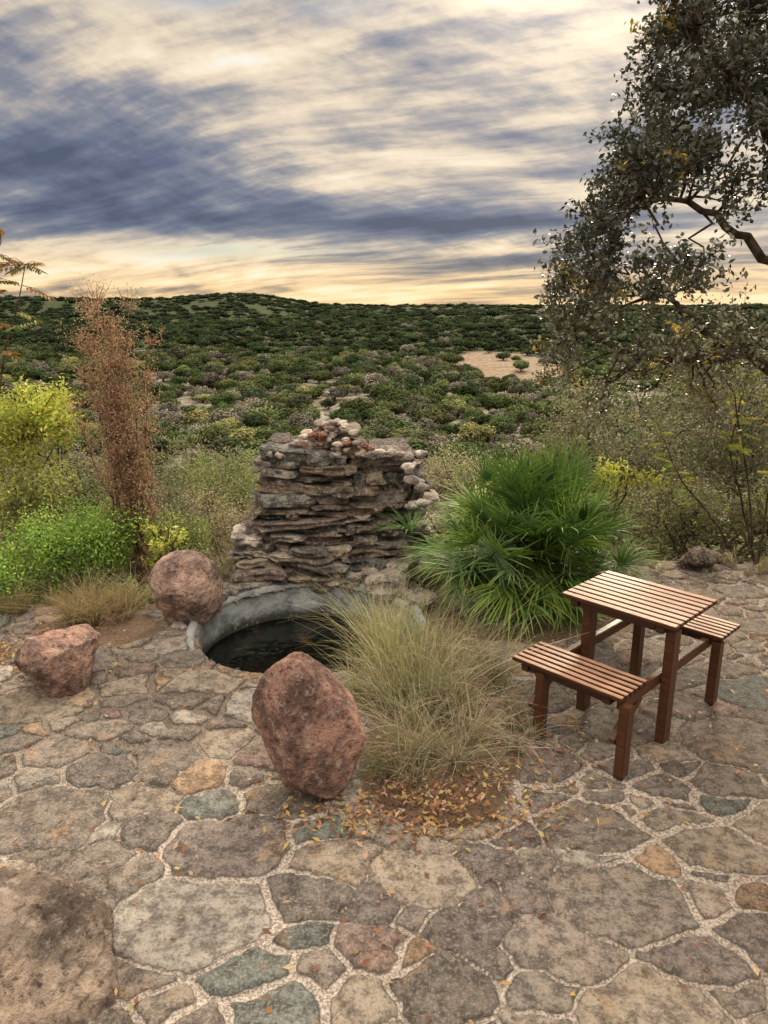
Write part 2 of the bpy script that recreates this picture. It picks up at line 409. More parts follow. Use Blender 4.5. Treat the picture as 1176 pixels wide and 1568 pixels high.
nt.links.new(c.s, b.inputs['Base Color']); bump(nt, b, noise(nt, co, 7, 2), .02, .4); me.materials.append(m)
o = bpy.data.objects.new('water', me); COL.objects.link(o); o.parent = pond

# ------------------------------------------------------------ rocks
def slab_geo(dim, seed, nx=14, ny=7, nz=8, p=9, amp=.06):
    V = []; F = []; off = 0
    def face(u, v, fx):
        nonlocal off
        a, b_ = np.meshgrid(np.linspace(-1, 1, u), np.linspace(-1, 1, v)); V.append(fx(a.ravel(), b_.ravel()))
        i = np.arange(u*v).reshape(v, u)+off; F.append(np.stack([i[:-1, :-1], i[:-1, 1:], i[1:, 1:], i[1:, :-1]], -1).reshape(-1, 4)); off += u*v
    o = lambda a: np.ones_like(a)
    face(nx, ny, lambda a, b: np.stack([a, b, o(a)], -1)); face(nx, ny, lambda a, b: np.stack([-a, b, -o(a)], -1))
    face(nx, nz, lambda a, b: np.stack([a, -o(a), b], -1)); face(nx, nz, lambda a, b: np.stack([-a, o(a), b], -1))
    face(ny, nz, lambda a, b: np.stack([o(a), a, b], -1)); face(ny, nz, lambda a, b: np.stack([-o(a), -a, b], -1))
    V = np.concatenate(V); F = np.concatenate(F)
    V = V/((np.abs(V)**p).sum(1)**(1/p))[:, None]
    V[:, 0] *= 1+.3*vnoise(P3(V[:, 1]*1.2, V[:, 2]*.9, seed*3.7), 1); V[:, 1] *= 1+.3*vnoise(P3(V[:, 0]*2.2, V[:, 2]*.8, seed*5.1), 2)
    V[:, 2] *= 1+.3*vnoise(P3(V[:, 0]*1.4, V[:, 1]*.8, seed*2.3), 4)
    Q = V*np.asarray(dim)*.5
    s_ = seed*7.77
    st_ = .009*vnoise(P3(Q[:, 2]*70, Q[:, 0]*2.5, seed), 8)
    Q[:, :2] += np.sign(Q[:, :2])*st_[:, None]
    d = np.stack([fbm(Q*np.array([9, 9, 14])+s_+k*31, 4, 5+k, .65) for k in range(3)], -1)*min(min(dim), .09)*amp*5
    Q = Q+d*np.array([1, 1, .5])
    return Q, F
stack = Acc(); sr = np.random.default_rng(5)
def rotz(V, a):
    c_, s_ = math.cos(a), math.sin(a); return np.stack([V[:, 0]*c_-V[:, 1]*s_, V[:, 0]*s_+V[:, 1]*c_, V[:, 2]], -1)
spal = np.array([(.42, .39, .355), (.32, .29, .265), (.41, .335, .265), (.54, .50, .45), (.29, .235, .21), (.35, .31, .24), (.25, .26, .245), (.46, .40, .335)])
for sec in (0, 1):
    zrow = -.05; row = 0
    while zrow < 1.40:
        hrow = sr.uniform(.045, .1) if row > 1 else (.15 if row == 0 else .1)
        if row > 2 and sr.random() < .15: hrow = .125
        t = zrow/1.2
        xl = np.interp(zrow, [0, .15, .35, .6, .9, 1.17], [-1.34, -1.38, -1.33, -1.24, -1.14, -1.06])+sr.normal(0, .035)
        xr = np.interp(zrow, [0, .3, .6, .85, 1.05, 1.17], [.22, .31, .38, .37, .33, .25])+sr.normal(0, .035)
        if zrow > 1.13: kz = (zrow-1.13)/.27; xl = -.80+.24*kz+sr.normal(0, .02); xr = -.12-.2*kz+sr.normal(0, .02)
        if zrow > 1.13 and zrow < 1.18: xl = -.96; xr = .14
        mid_x = -.32+.03*math.sin(zrow*9) if zrow < 1.2 else -.45
        if sec == 0: xr = mid_x
        else: xl = mid_x
        xx = xl
        while xx < xr-.05:
            wd = sr.uniform(.2, .68) if row > 1 else sr.uniform(.35, .7)
            if sr.random() < .25: wd = sr.uniform(.1, .2)
            if xr-(xx+wd) < .1: wd = xr-xx+sr.uniform(-.03, .05)
            cx = xx+wd/2
            yarc = PC[1]+math.sqrt(max(.12, .89**2-(cx-PC[0])**2))
            k = min(1, max(0, (zrow-.02)/.4))
            yf = yarc*(1-k)+6.33*k+.05*math.sin(cx*4+1)+.10*t+sr.normal(0, .045)
            yf += .16*max(0, cx-.0)/.3*k+.1*max(0, -1.05-cx)/.3*k
            dp = sr.uniform(.34, .46) if row else .5
            h_ = hrow*sr.uniform(.85, 1.2)
            Q, Fq = slab_geo((wd*1.04, dp, h_), sr.uniform(0, 99))
            ty, tx = sr.normal(0, .045)+(.05 if sec else -.04)*min(1, t), sr.normal(0, .05)
            Q[:, 2] += Q[:, 0]*ty+Q[:, 1]*tx
            ang = 0 if row > 2 else math.atan2((cx-PC[0])*-1, .95)*.6
            Q = rotz(Q, ang+sr.normal(0, .09))
            wave = .03*math.sin(cx*4+row*.35)*min(1, t+.2)
            stack.add(Q+np.array([cx, yf+dp/2, zrow+hrow/2+wave]), Fq, spal[sr.integers(len(spal))]*sr.uniform(.65, 1.2)*(.88 if sec else 1))
            if zrow < 1.2:
                Q, Fq = slab_geo((wd*1.0, .5, h_*1.15), sr.uniform(0, 99), 6, 5, 3)
                stack.add(Q+np.array([cx, yf+.56, zrow+hrow/2+wave]), Fq, (.12, .105, .09))  # dark backing slabs added behind the face to block light through the joints
            xx += wd*.97
        zrow += hrow*.9; row += 1
def pebble(r, seed):
    bm = bmesh.new(); bmesh.ops.create_icosphere(bm, subdivisions=3, radius=1); bm.verts.ensure_lookup_table()
    V = np.array([v_.co[:] for v_ in bm.verts]); F3 = np.array([[q.index for q in f.verts] for f in bm.faces]); bm.free()
    V = V*(1+.3*vnoise(V*1.6+seed*9.1, 3))[:, None]
    return V*r, F3
peb = Acc()
def addpeb(p, r, c_):
    V, F_ = pebble(r*np.array([sr.uniform(.9, 1.6), 1, sr.uniform(.55, .9)]), sr.uniform(0, 99)); peb.add(V+np.array(p), F_, c_)
for i in range(60):
    t = sr.uniform(0, 1); zc = 1.24+.24*t; wdt = .31*(1-t)+.1
    addpeb((-.46+sr.uniform(-wdt, wdt), 6.38+sr.uniform(-.03, .16), zc), sr.uniform(.022, .042), np.array((.66, .59, .54) if sr.random() < .78 else (.34, .18, .14))*sr.uniform(.8, 1.1))
for i in range(26):
    zc = sr.uniform(.05, 1.2); addpeb((.3+sr.uniform(-.1, .09), 6.3+sr.uniform(0, .2), zc), sr.uniform(.022, .055), np.array((.62, .58, .54))*sr.uniform(.75, 1.1))
for i in range(22):
    addpeb((sr.uniform(-1.05, .2), 6.38+sr.uniform(0, .12), 1.2), sr.uniform(.025, .05), np.array((.58, .53, .48))*sr.uniform(.7, 1.1))
wf = empty('stacked_rock_waterfall')
Q, Fq = slab_geo((.34, .3, .2), 12.3); stack.add(Q+np.array([.02, 6.08, .12]), Fq, (.5, .47, .42))
stack.obj('ledge_stones', M_slab, parent=wf)
peb.obj('pebbles', M_peb, smooth=True, parent=wf)
rim = Acc()
for a in np.radians([112, 122, 133, 144, 155, 165, 40, 28]):
    Q, Fq = slab_geo((.26, .24, .08), a*10); Q = rotz(Q, a-math.pi/2)
    rim.add(Q+np.array([PC[0]+1.02*math.cos(a), PC[1]+1.02*math.sin(a), .06]), Fq, np.array((.36, .33, .3))*sr.uniform(.7, 1.2))
rim.obj('rim_stones', M_slab, parent=pond)

def boulder(name, c, dim, rotz_=0, cuts=9, seed=1, col=(.33, .18, .14), taper=0., lean=(0, 0), mat=None, amp=.09, extra=(), rough=.025):
    bm = bmesh.new(); bmesh.ops.create_icosphere(bm, subdivisions=6, radius=1); bm.verts.ensure_lookup_table()
    V = np.array([v_.co[:] for v_ in bm.verts]); rs = np.random.default_rng(seed)
    for i in range(cuts):
        n_ = norm(rs.normal(size=3)); d = rs.uniform(.62, .86); V = V-n_*np.maximum(0, V@n_-d)[:, None]*.97
    for n_, d in extra:
        n_ = norm(np.array(n_, float)); V = V-n_*np.maximum(0, V@n_-d)[:, None]*.97
    V = V+norm(V)*(amp*fbm(V*1.6+seed, 3, seed, .5)+.035*fbm(V*5+seed, 3, seed+1, .6)+rough*fbm(V*16, 3, seed+2, .7))[:, None]
    V[:, :2] *= (1+taper*np.clip(V[:, 2], -1, 1)-.5*taper*np.clip(V[:, 2]-.1, 0, 1)**2*4)[:, None]
    V = V*np.asarray(dim)/2
    V[:, 0] += V[:, 2]*lean[0]; V[:, 1] += V[:, 2]*lean[1]
    V = rotz(V, rotz_)
    for v_, q in zip(bm.verts, V): v_.co = q
    me = bpy.data.meshes.new(name); bm.to_mesh(me); bm.free()
    a = me.attributes.new('Col', 'FLOAT_COLOR', 'POINT'); cc = np.ones((len(V), 4), np.float32)
    k_ = sstep(-.1, .5, fbm(V*5+seed, 3, seed+9))[:, None]; cc[:, :3] = np.array(col)*(1-k_)+np.array(col)*np.array([1.35, 1.3, 1.25])*k_
    a.data.foreach_set('color', cc.ravel()); me.polygons.foreach_set('use_smooth', np.ones(len(me.polygons), bool))
    me.materials.append(mat or M_rock); o = bpy.data.objects.new(name, me); o.location = c; COL.objects.link(o); return o
boulder('granite_boulder', (-.39, 3.36, .34), (.60, .48, .86), .1, 4, 3, (.34, .21, .175), .3, (-.05, .05), amp=.05, extra=[((.45, -.8, .3), .48), ((-.75, -.45, .25), .62), ((.8, -.1, .75), .66), ((-.8, 0, -.5), .72)])
boulder('granite_boulder', (-1.6, 5.55, .25), (.6, .54, .66), .4, 9, 8, (.44, .315, .265))
boulder('granite_boulder', (-2.12, 4.45, .2), (.58, .5, .54), .9, 10, 12, (.38, .25, .21), extra=[((.1, -.2, 1), .6), ((.3, -1, .1), .62)])
boulder('limestone_boulder', (-1.47, 2.14, .1), (1.25, 1.05, .84), .3, 8, 17, (.30, .25, .21), mat=M_lime, amp=.16, extra=[((.1, -.1, 1), .66), ((.8, -.5, .5), .55), ((.5, .8, .35), .6), ((1, .1, -.05), .72)], rough=.05)
boulder('limestone_boulder', (3.05, 6.75, .14), (.4, .34, .2), .3, 6, 31, (.17, .14, .11), mat=M_slab, amp=.12)
boulder('limestone_boulder', (3.02, 6.8, .0), (.34, .34, .2), .9, 6, 33, (.13, .11, .09), mat=M_slab, amp=.12)

# ------------------------------------------------------------ picnic table
m, nt, b = newmat('stained_wood', .42, .5); tcn = nd(nt, 'ShaderNodeTexCoord'); mp = nd(nt, 'ShaderNodeMapping'); mp.inputs['Scale'].default_value = (1, 9, 9)
nt.links.new(tcn.outputs['Object'], mp.inputs[0]); n1 = noise(nt, mp.outputs[0], 7, 6, .65, .6)
c = attr(nt, 'Col'); c = mix(nt, n1.ss(.3, .7), mix(nt, 1., c, (.55, .5, .45), 'MULTIPLY'), mix(nt, 1., c, (1.25, 1.2, 1.15), 'MULTIPLY'))
nt.links.new(c.s, b.inputs['Base Color']); nt.links.new((n1*.25+.3).s, b.inputs['Roughness'])
M_wood = m
tp = empty('picnic_table'); tp.location = (1.535, 4.16, .02); tp.rotation_euler = (0, 0, math.radians(-45.5))
def box(name, c, dim, col=(.3, .13, .06), rot=None, bev=.004, edgecol=None):
    bm = bmesh.new(); bmesh.ops.create_cube(bm, size=1); bmesh.ops.scale(bm, vec=dim, verts=bm.verts)
    bmesh.ops.bevel(bm, geom=bm.edges[:], offset=bev, segments=2, affect='EDGES')
    me = bpy.data.meshes.new(name); bm.to_mesh(me); bm.free()
    a = me.attributes.new('Col', 'FLOAT_COLOR', 'POINT'); cc = np.ones((len(me.vertices), 4), np.float32); cc[:, :3] = col
    if edgecol is not None:   # dark side colour paints in the shade of the gaps, top stays pale
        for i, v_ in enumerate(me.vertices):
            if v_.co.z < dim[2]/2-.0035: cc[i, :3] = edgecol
    a.data.foreach_set('color', cc.ravel())
    me.materials.append(M_wood); o = bpy.data.objects.new(name, me); o.location = c; o.parent = tp
    if rot: o.rotation_euler = rot
    COL.objects.link(o); return o
DK = (.04, .016, .009)
def slats(tag, cu, cv, L, W, z, n_):
    pw = W/n_
    for i in range(n_):
        k_ = random.uniform(.85, 1.15)
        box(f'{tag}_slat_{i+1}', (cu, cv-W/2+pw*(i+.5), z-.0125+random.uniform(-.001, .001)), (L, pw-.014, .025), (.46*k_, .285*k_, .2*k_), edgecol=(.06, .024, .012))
    for e_ in (-1, 1):
        box(f'{tag}_batten_{1 if e_<0 else 2}', (cu+e_*(L/2-.09), cv, z-.046), (.05, W-.02, .04), DK)
    for e_ in (-1, 1):
        box(f'{tag}_apron_{1 if e_<0 else 2}', (cu, cv+e_*(W/2-.035), z-.0455), (L-.24, .03, .038), DK)
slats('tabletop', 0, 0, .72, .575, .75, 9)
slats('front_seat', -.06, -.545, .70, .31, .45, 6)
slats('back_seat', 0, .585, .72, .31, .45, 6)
LD = (.085, .034, .015)
for i, uu in enumerate((.31, -.21)):
    box(f'table_leg_{i+1}', (uu, -.18, .335), (.055, .085, .71), LD)
    box(f'front_bench_leg_{i+1}', (uu, -.665, .195), (.055, .07, .43), LD)
    box(f'back_bench_leg_{i+1}', (uu+.02, .46, .195), (.055, .07, .43), LD)
    box(f'cross_beam_{i+1}', (uu-.052, -.07, .385), (.042, 1.14, .065), (.09, .034, .015))
    box(f'brace_{i+1}', (uu-.052, -.56, .27), (.04, .32, .05), LD, (math.radians(32), 0, 0))

# ------------------------------------------------------------ fan palm
fp = Acc(); pr = np.random.default_rng(9)
base = np.array([1.22, 5.95, -.04])
for i in range(205):
    el_ = math.radians(-32+117*(pr.random()**.8)); a = pr.uniform(0, 2*math.pi)
    if i % 3 == 0: a = -math.pi/2+pr.normal(0, .8)
    D = np.array([math.cos(a)*math.cos(el_), math.sin(a)*math.cos(el_), math.sin(el_)])
    st_ = base+np.array([pr.normal(0, .13), pr.normal(0, .12), pr.uniform(.3, .58)])
    L = pr.uniform(.26, .66)*(1 if el_ > 0 else .75); hub = st_+D*L*np.array([1.12, 1, .98])
    mid_ = (st_+hub)/2+np.array([0, 0, .05])
    V, F_ = tube([st_, mid_, hub], [.009, .007, .005], 4); fp.add(V, F_, (.13, .16, .05))
    side = norm(np.cross(D, [0, 0, 1])+pr.normal(size=3)*.3); up = np.cross(side, D)
    facing = i % 11 == 0
    nb = 28; fold = pr.uniform(.0, .6); Lb = pr.uniform(.38, .55)
    basec = np.array([(.12, .24, .045), (.08, .185, .045), (.18, .30, .05), (.13, .23, .10), (.06, .135, .035)][pr.integers(5)])*pr.uniform(.7, 1.3)
    if facing: basec = np.array([.17, .28, .12])*pr.uniform(.8, 1.2); Lb *= .75; D_ = norm(up*.8+D*.5); up = D; D = D_; fold = .1
    spread = pr.uniform(75, 118) if not facing else 140
    an = np.radians(np.linspace(-spread, spread, nb)+pr.normal(0, 2.5, nb))
    bd = np.cos(an)[:, None]*D+np.sin(an)[:, None]*side+up*(.15+fold*np.abs(np.sin(an)))[:, None]+pr.normal(0, .04, (nb, 3)); bd = norm(bd)
    ln = Lb*(1-.22*(np.abs(an)/2)**2 if not facing else 1)*pr.uniform(.88, 1.12, nb)
    sg = 5; t = np.linspace(.03, 1, sg+1)[None, :, None]
    Cc = hub+bd[:, None]*ln[:, None, None]*t; Cc[:, :, 2] -= (ln[:, None]*t[0, :, 0][None]**2.2)*pr.uniform(.05, .4, (nb, 1))
    Cc[:, :, 2] = np.maximum(Cc[:, :, 2], .03)
    wv = norm(np.cross(bd, up))[:, None]; prof_w = np.interp(t[0, :, 0], [0, .35, .75, 1], [.006, .013, .007, .001])[None, :, None]*.6
    V = np.stack([Cc-wv*prof_w, Cc+wv*prof_w], 2).reshape(-1, 3)
    ix = np.arange(nb)[:, None]*(sg+1)*2+np.arange(sg)[None]*2; F_ = np.stack([ix, ix+1, ix+3, ix+2], -1).reshape(-1, 4)
    cb = np.tile(basec, (nb, 1))*pr.uniform(.75, 1.3, (nb, 1)); tt = np.broadcast_to(np.repeat(t[0, :, 0], 2)[None, :, None], (nb, 2*(sg+1), 1))
    cf = (cb[:, None]*(.75+.5*tt)+np.array([.13, .11, .03])*tt**3).reshape(-1, 3); fp.add(V, F_, cf)
for i in range(5):
    V, F_ = tube(wpath(base+np.array([pr.normal(0, .12), pr.normal(0, .1), -.1]), base+np.array([pr.normal(0, .15), pr.normal(0, .12), .5]), 4, .05), [.06, .06, .055, .04], 8); fp.add(V, F_, (.09, .07, .045))
fp.obj('fan_palm', M_palm)

# ------------------------------------------------------------ grasses
def grass(name, spots, cols):
    g_ = Acc()
    for (cx, cy, rx, ry, h_, n_, lean_) in spots:
        nt_ = max(3, int(n_/60)); ta = R.uniform(0, 2*math.pi, nt_); tq = np.sqrt(R.random(nt_))
        ti = R.integers(nt_, size=n_); a = ta[ti]; q = tq[ti]; th_ = R.uniform(.5, 1.15, nt_)[ti]
        bx = cx+rx*q*np.cos(a)+R.normal(0, .02, n_); by = cy+ry*q*np.sin(a)+R.normal(0, .02, n_)
        B_ = np.stack([bx, by, hill(bx, by)+.01], -1)
        D = np.stack([np.cos(a)+R.normal(0, 1.2, n_), np.sin(a)+R.normal(0, 1.2, n_), np.zeros(n_)], -1)
        V, F_, per = blades(B_, D, h_*th_*R.uniform(.35, 1.12, n_), lean_*R.uniform(.1, 1.4, n_)*(.35+q), R.uniform(.002, .0045, n_), 6, R.uniform(0, .65, n_))
        cc = np.array(cols)[R.integers(len(cols), size=nt_)][ti]*.5+np.array(cols)[R.integers(len(cols), size=n_)]*.5
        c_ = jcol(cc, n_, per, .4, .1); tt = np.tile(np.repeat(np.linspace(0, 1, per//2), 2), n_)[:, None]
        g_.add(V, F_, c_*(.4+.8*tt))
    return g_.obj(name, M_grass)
dry = [(.6, .5, .37), (.5, .41, .29), (.38, .34, .22), (.7, .62, .49), (.17, .21, .09), (.27, .2, .14)]
grn = [(.28, .31, .13), (.47, .43, .25), (.17, .22, .09), (.58, .51, .34), (.68, .6, .44)]
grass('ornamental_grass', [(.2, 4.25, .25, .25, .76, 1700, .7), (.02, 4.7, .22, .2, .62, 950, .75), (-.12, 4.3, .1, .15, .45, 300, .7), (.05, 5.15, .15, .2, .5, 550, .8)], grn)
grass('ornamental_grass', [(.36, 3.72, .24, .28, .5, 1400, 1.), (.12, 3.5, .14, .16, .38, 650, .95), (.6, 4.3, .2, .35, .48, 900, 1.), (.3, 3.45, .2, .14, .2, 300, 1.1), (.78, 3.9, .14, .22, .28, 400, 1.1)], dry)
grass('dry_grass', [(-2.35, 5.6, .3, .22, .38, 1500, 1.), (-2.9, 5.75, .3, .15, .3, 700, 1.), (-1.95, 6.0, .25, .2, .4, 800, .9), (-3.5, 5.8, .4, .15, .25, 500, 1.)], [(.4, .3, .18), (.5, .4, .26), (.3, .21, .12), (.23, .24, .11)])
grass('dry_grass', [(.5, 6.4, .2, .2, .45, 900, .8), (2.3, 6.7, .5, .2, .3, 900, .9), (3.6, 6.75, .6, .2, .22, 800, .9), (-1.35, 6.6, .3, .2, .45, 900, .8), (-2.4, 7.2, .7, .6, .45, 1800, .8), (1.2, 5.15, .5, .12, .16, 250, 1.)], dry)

# ------------------------------------------------------------ fallen leaves
cx = np.concatenate([R.normal(.15, .34, 750), R.normal(.55, .3, 400), R.uniform(-3.2, 4.2, 1300), R.normal(2.2, .9, 600), R.normal(-2.8, .4, 900)])
cy = np.concatenate([R.normal(3.17, .13, 750), R.normal(3.7, .35, 400), R.uniform(1.6, 6.9, 1300), R.normal(5.4, .8, 600), R.normal(4.9, .35, 900)])
kk = (np.hypot(cx-PC[0], cy-PC[1]) > .95) & (cy < yedge(cx)); cx, cy = cx[kk], cy[kk]; n_ = len(cx)
P = np.stack([cx, cy, hill(cx, cy)+R.uniform(.022, .038, n_)], -1); P[:, 2] += (np.hypot((cx-.3)/.5, (cy-3.7)/.6) < 1)*.03
V, F_ = leafquads(P, np.array([0, 0, 1.])+R.normal(0, .35, (n_, 3)), R.uniform(.02, .055, n_), R.uniform(.012, .026, n_))
lc = np.array([(.36, .18, .09), (.26, .12, .08), (.42, .27, .13), (.2, .1, .06), (.5, .38, .15), (.45, .34, .24)])[R.integers(6, size=n_)]
mesh_np('fallen_leaves', V, F_, M_leaf, col=jcol(lc, n_))

# ------------------------------------------------------------ shrubs & trees near
def shrub(name, c, rad, n_, size, cols, nclump=26, stems=6, asp=.5, base_z=None, sparse=1., mat=None, stemcol=(1, 1, 1)):
    A_ = Acc(); c = np.array(c, float); rad = np.array(rad, float)
    bz = base_z if base_z is not None else float(hill(np.array([c[0]]), np.array([c[1]]))[0])
    cl = norm(R.normal(size=(nclump, 3)))*(R.random((nclump, 1))**.45)*.82*rad+c
    cs = R.uniform(.22, .42, nclump)*rad.mean()*sparse
    per = np.maximum(8, (n_*cs**2/np.sum(cs**2)).astype(int))
    for i in range(nclump):
        k_ = per[i]; d = norm(R.normal(size=(k_, 3))); P = cl[i]+d*(R.random((k_, 1))**.4)*cs[i]
        P = P+.25*cs[i]*R.normal(size=(k_, 3))
        V, F_ = leafquads(P, d+R.normal(0, .7, (k_, 3))+np.array([0, 0, .4]), R.uniform(.7, 1.3, k_)*size, R.uniform(.7, 1.3, k_)*size*asp)
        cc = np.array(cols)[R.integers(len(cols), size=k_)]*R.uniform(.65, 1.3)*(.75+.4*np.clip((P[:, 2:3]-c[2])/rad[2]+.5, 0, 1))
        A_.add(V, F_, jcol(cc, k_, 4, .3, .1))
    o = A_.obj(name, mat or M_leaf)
    T_ = Acc()
    for i in range(stems):
        j = R.integers(nclump); V, F_ = tube(wpath((c[0]+R.normal(0, .08), c[1]+R.normal(0, .08), bz-.1), cl[j], 6, .05), np.linspace(.022, .006, 6)*max(1, rad.mean()), 5); T_.add(V, F_, stemcol)
    for i in range(nclump):
        for q in range(2):
            V, F_ = tube(wpath(cl[i]-norm(cl[i]-c)*cs[i], cl[i]+R.normal(size=3)*cs[i]*.8, 3, .1), [.008, .005, .002], 4); T_.add(V, F_, stemcol)
    t_ = T_.obj('stems', M_bark); t_.parent = o
    return o
gb = [(.2, .34, .06), (.32, .45, .09), (.13, .24, .045)]
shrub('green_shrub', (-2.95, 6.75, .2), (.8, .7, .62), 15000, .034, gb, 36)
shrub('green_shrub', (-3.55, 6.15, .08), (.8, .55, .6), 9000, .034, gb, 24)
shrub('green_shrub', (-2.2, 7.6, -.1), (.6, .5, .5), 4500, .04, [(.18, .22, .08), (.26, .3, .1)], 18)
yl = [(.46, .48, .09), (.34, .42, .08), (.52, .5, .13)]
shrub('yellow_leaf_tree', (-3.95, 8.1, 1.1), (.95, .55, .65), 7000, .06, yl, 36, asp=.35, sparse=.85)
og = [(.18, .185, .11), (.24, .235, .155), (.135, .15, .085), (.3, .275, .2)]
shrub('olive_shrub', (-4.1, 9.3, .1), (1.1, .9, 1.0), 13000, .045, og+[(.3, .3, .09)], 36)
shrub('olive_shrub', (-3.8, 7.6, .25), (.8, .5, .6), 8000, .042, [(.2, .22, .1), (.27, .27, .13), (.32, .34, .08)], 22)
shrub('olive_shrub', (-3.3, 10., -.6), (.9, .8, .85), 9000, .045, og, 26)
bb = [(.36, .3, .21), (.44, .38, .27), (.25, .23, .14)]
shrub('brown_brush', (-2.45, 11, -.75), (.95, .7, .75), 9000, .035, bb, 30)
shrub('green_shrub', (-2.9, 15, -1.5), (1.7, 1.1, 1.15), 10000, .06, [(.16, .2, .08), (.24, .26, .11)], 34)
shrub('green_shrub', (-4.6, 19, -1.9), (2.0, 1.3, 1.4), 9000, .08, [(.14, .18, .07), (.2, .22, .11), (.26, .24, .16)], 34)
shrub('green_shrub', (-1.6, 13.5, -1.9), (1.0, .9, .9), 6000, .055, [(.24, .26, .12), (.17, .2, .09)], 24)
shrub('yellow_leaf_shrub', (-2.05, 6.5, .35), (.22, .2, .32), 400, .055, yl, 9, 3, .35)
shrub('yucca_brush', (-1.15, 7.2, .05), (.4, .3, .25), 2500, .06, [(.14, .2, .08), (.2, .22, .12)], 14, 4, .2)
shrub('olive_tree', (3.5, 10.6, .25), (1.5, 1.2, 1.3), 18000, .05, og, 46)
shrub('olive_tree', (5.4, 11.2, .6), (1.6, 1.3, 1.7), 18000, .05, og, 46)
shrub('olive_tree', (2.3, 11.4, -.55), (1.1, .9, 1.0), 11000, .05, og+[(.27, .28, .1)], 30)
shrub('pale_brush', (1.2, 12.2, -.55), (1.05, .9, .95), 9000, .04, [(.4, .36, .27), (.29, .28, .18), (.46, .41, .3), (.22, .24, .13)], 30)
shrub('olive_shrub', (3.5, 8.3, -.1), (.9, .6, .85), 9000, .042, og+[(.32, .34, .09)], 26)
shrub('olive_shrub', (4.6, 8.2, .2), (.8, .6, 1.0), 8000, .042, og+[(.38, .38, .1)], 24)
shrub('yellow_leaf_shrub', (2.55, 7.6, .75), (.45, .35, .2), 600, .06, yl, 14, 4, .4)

# crape myrtle
cm = Acc(); ct = Acc(); cb = np.array([-2.36, 6.9, -.15])
for i in range(22):
    tz = R.uniform(1.4, 2.5); tx = cb[0]-.10+R.normal(0, .26)*(1 if tz < 2.0 else .55)-.12*(tz-1.5); ty = cb[1]+R.normal(0, .25)
    pth = wpath(cb+R.normal(0, .04, 3), (tx, ty, tz), 9, .018); ct_r = np.linspace(.017, .0025, 9)
    V, F_ = tube(pth, ct_r, 6); ct.add(V, F_, (1.7, 1.35, 1.1))
    for k_ in range(3, 9):
        for q in range(9):
            e_ = pth[k_]+np.array([R.normal(0, .08), R.normal(0, .08), R.uniform(.06, .26)])
            V, F_ = tube([pth[k_], (pth[k_]+e_)/2+R.normal(0, .01, 3), e_], [.0032, .0025, .0013], 3); ct.add(V, F_, (2.6, 1.9, 1.6))
            nl = 16; P = pth[k_]+(e_-pth[k_])*R.uniform(.2, 1.1, (nl, 1))+R.normal(0, .03, (nl, 3))
            V, F_ = leafquads(P, R.normal(size=(nl, 3)), R.uniform(.014, .034, nl), .011)
            cc = np.array([(.44, .28, .21), (.52, .34, .26), (.36, .22, .16), (.42, .36, .21)])[R.integers(4, size=nl)]; cm.add(V, F_, jcol(cc, nl))
o = cm.obj('crape_myrtle', M_leaf); t_ = ct.obj('stems', M_bark); t_.parent = o

def sapling(name, paths, cols, nleaf=10, ls=.055, pin=7):
    L_ = Acc(); T_ = Acc()
    for pth in paths:
        p = np.array(pth, float); t = np.linspace(0, 1, len(p)); tt = np.linspace(0, 1, 14)
        q = np.stack([np.interp(tt, t, p[:, k_]) for k_ in range(3)], -1)+R.normal(0, .008, (14, 3))
        V, F_ = tube(q, np.linspace(.013, .003, 14), 6); T_.add(V, F_, (.8, .7, .6))
        for i in range(nleaf):
            a0 = q[R.integers(6, 14)]; d = norm(np.array([R.normal(), R.normal(), R.uniform(-.3, .5)])); e_ = a0+d*R.uniform(.1, .24); e_[2] -= .03
            V, F_ = tube([a0, (a0+e_)/2+np.array([0, 0, .02]), e_], [.003, .002, .001], 3); T_.add(V, F_, (.8, .9, .4))
            f = np.repeat(np.linspace(.25, 1, pin), 2)[:, None]; sdv = norm(np.cross(d, [0, 0, 1])); sg_ = np.tile([-1, 1], pin)[:, None]
            P = a0+(e_-a0)*f+sdv*sg_*ls*.45
            n2_ = len(P); r_d = norm(sdv*sg_+d*.5+np.array([0, 0, -.35])+R.normal(0, .15, (n2_, 3))); wv = norm(np.cross(r_d, [0, 0, 1.])+np.array([0, 0, .4]))
            V = np.stack([P-r_d*ls*.5, P+wv*ls*.18, P+r_d*ls*.5-np.array([0, 0, .012]), P-wv*ls*.18], 1).reshape(-1, 3)
            L_.add(V, np.arange(4*n2_).reshape(n2_, 4), jcol(np.array(cols)[R.integers(len(cols))], n2_, 4, .2))
    o = L_.obj(name, M_leaf); t_ = T_.obj('stems', M_bark); t_.parent = o
sapling('sapling', [[(-3.2, 5.3, -.1), (-2.95, 5.25, 1.2), (-2.62, 5.2, 2.1), (-2.38, 5.2, 2.72)], [(-2.85, 5.2, 1.6), (-2.7, 5.2, 2.4), (-2.5, 5.15, 2.95)]], [(.12, .17, .05), (.2, .2, .05), (.3, .16, .07)], 18)
sapling('sapling', [[(3.75, 7.1, -.1), (3.6, 7.1, .8), (3.3, 7., 1.6), (3.1, 7., 2.2)], [(3.8, 7.1, -.1), (3.75, 7., 1.), (3.8, 7., 2.)], [(3.65, 7.1, -.1), (3.2, 7., .5), (2.8, 6.9, .9), (2.6, 6.9, 1.3)], [(3.85, 7.2, -.1), (3.4, 7.2, 1.1), (3.5, 7.2, 1.9)]], [(.4, .42, .08), (.28, .34, .08), (.5, .45, .08)], 12)

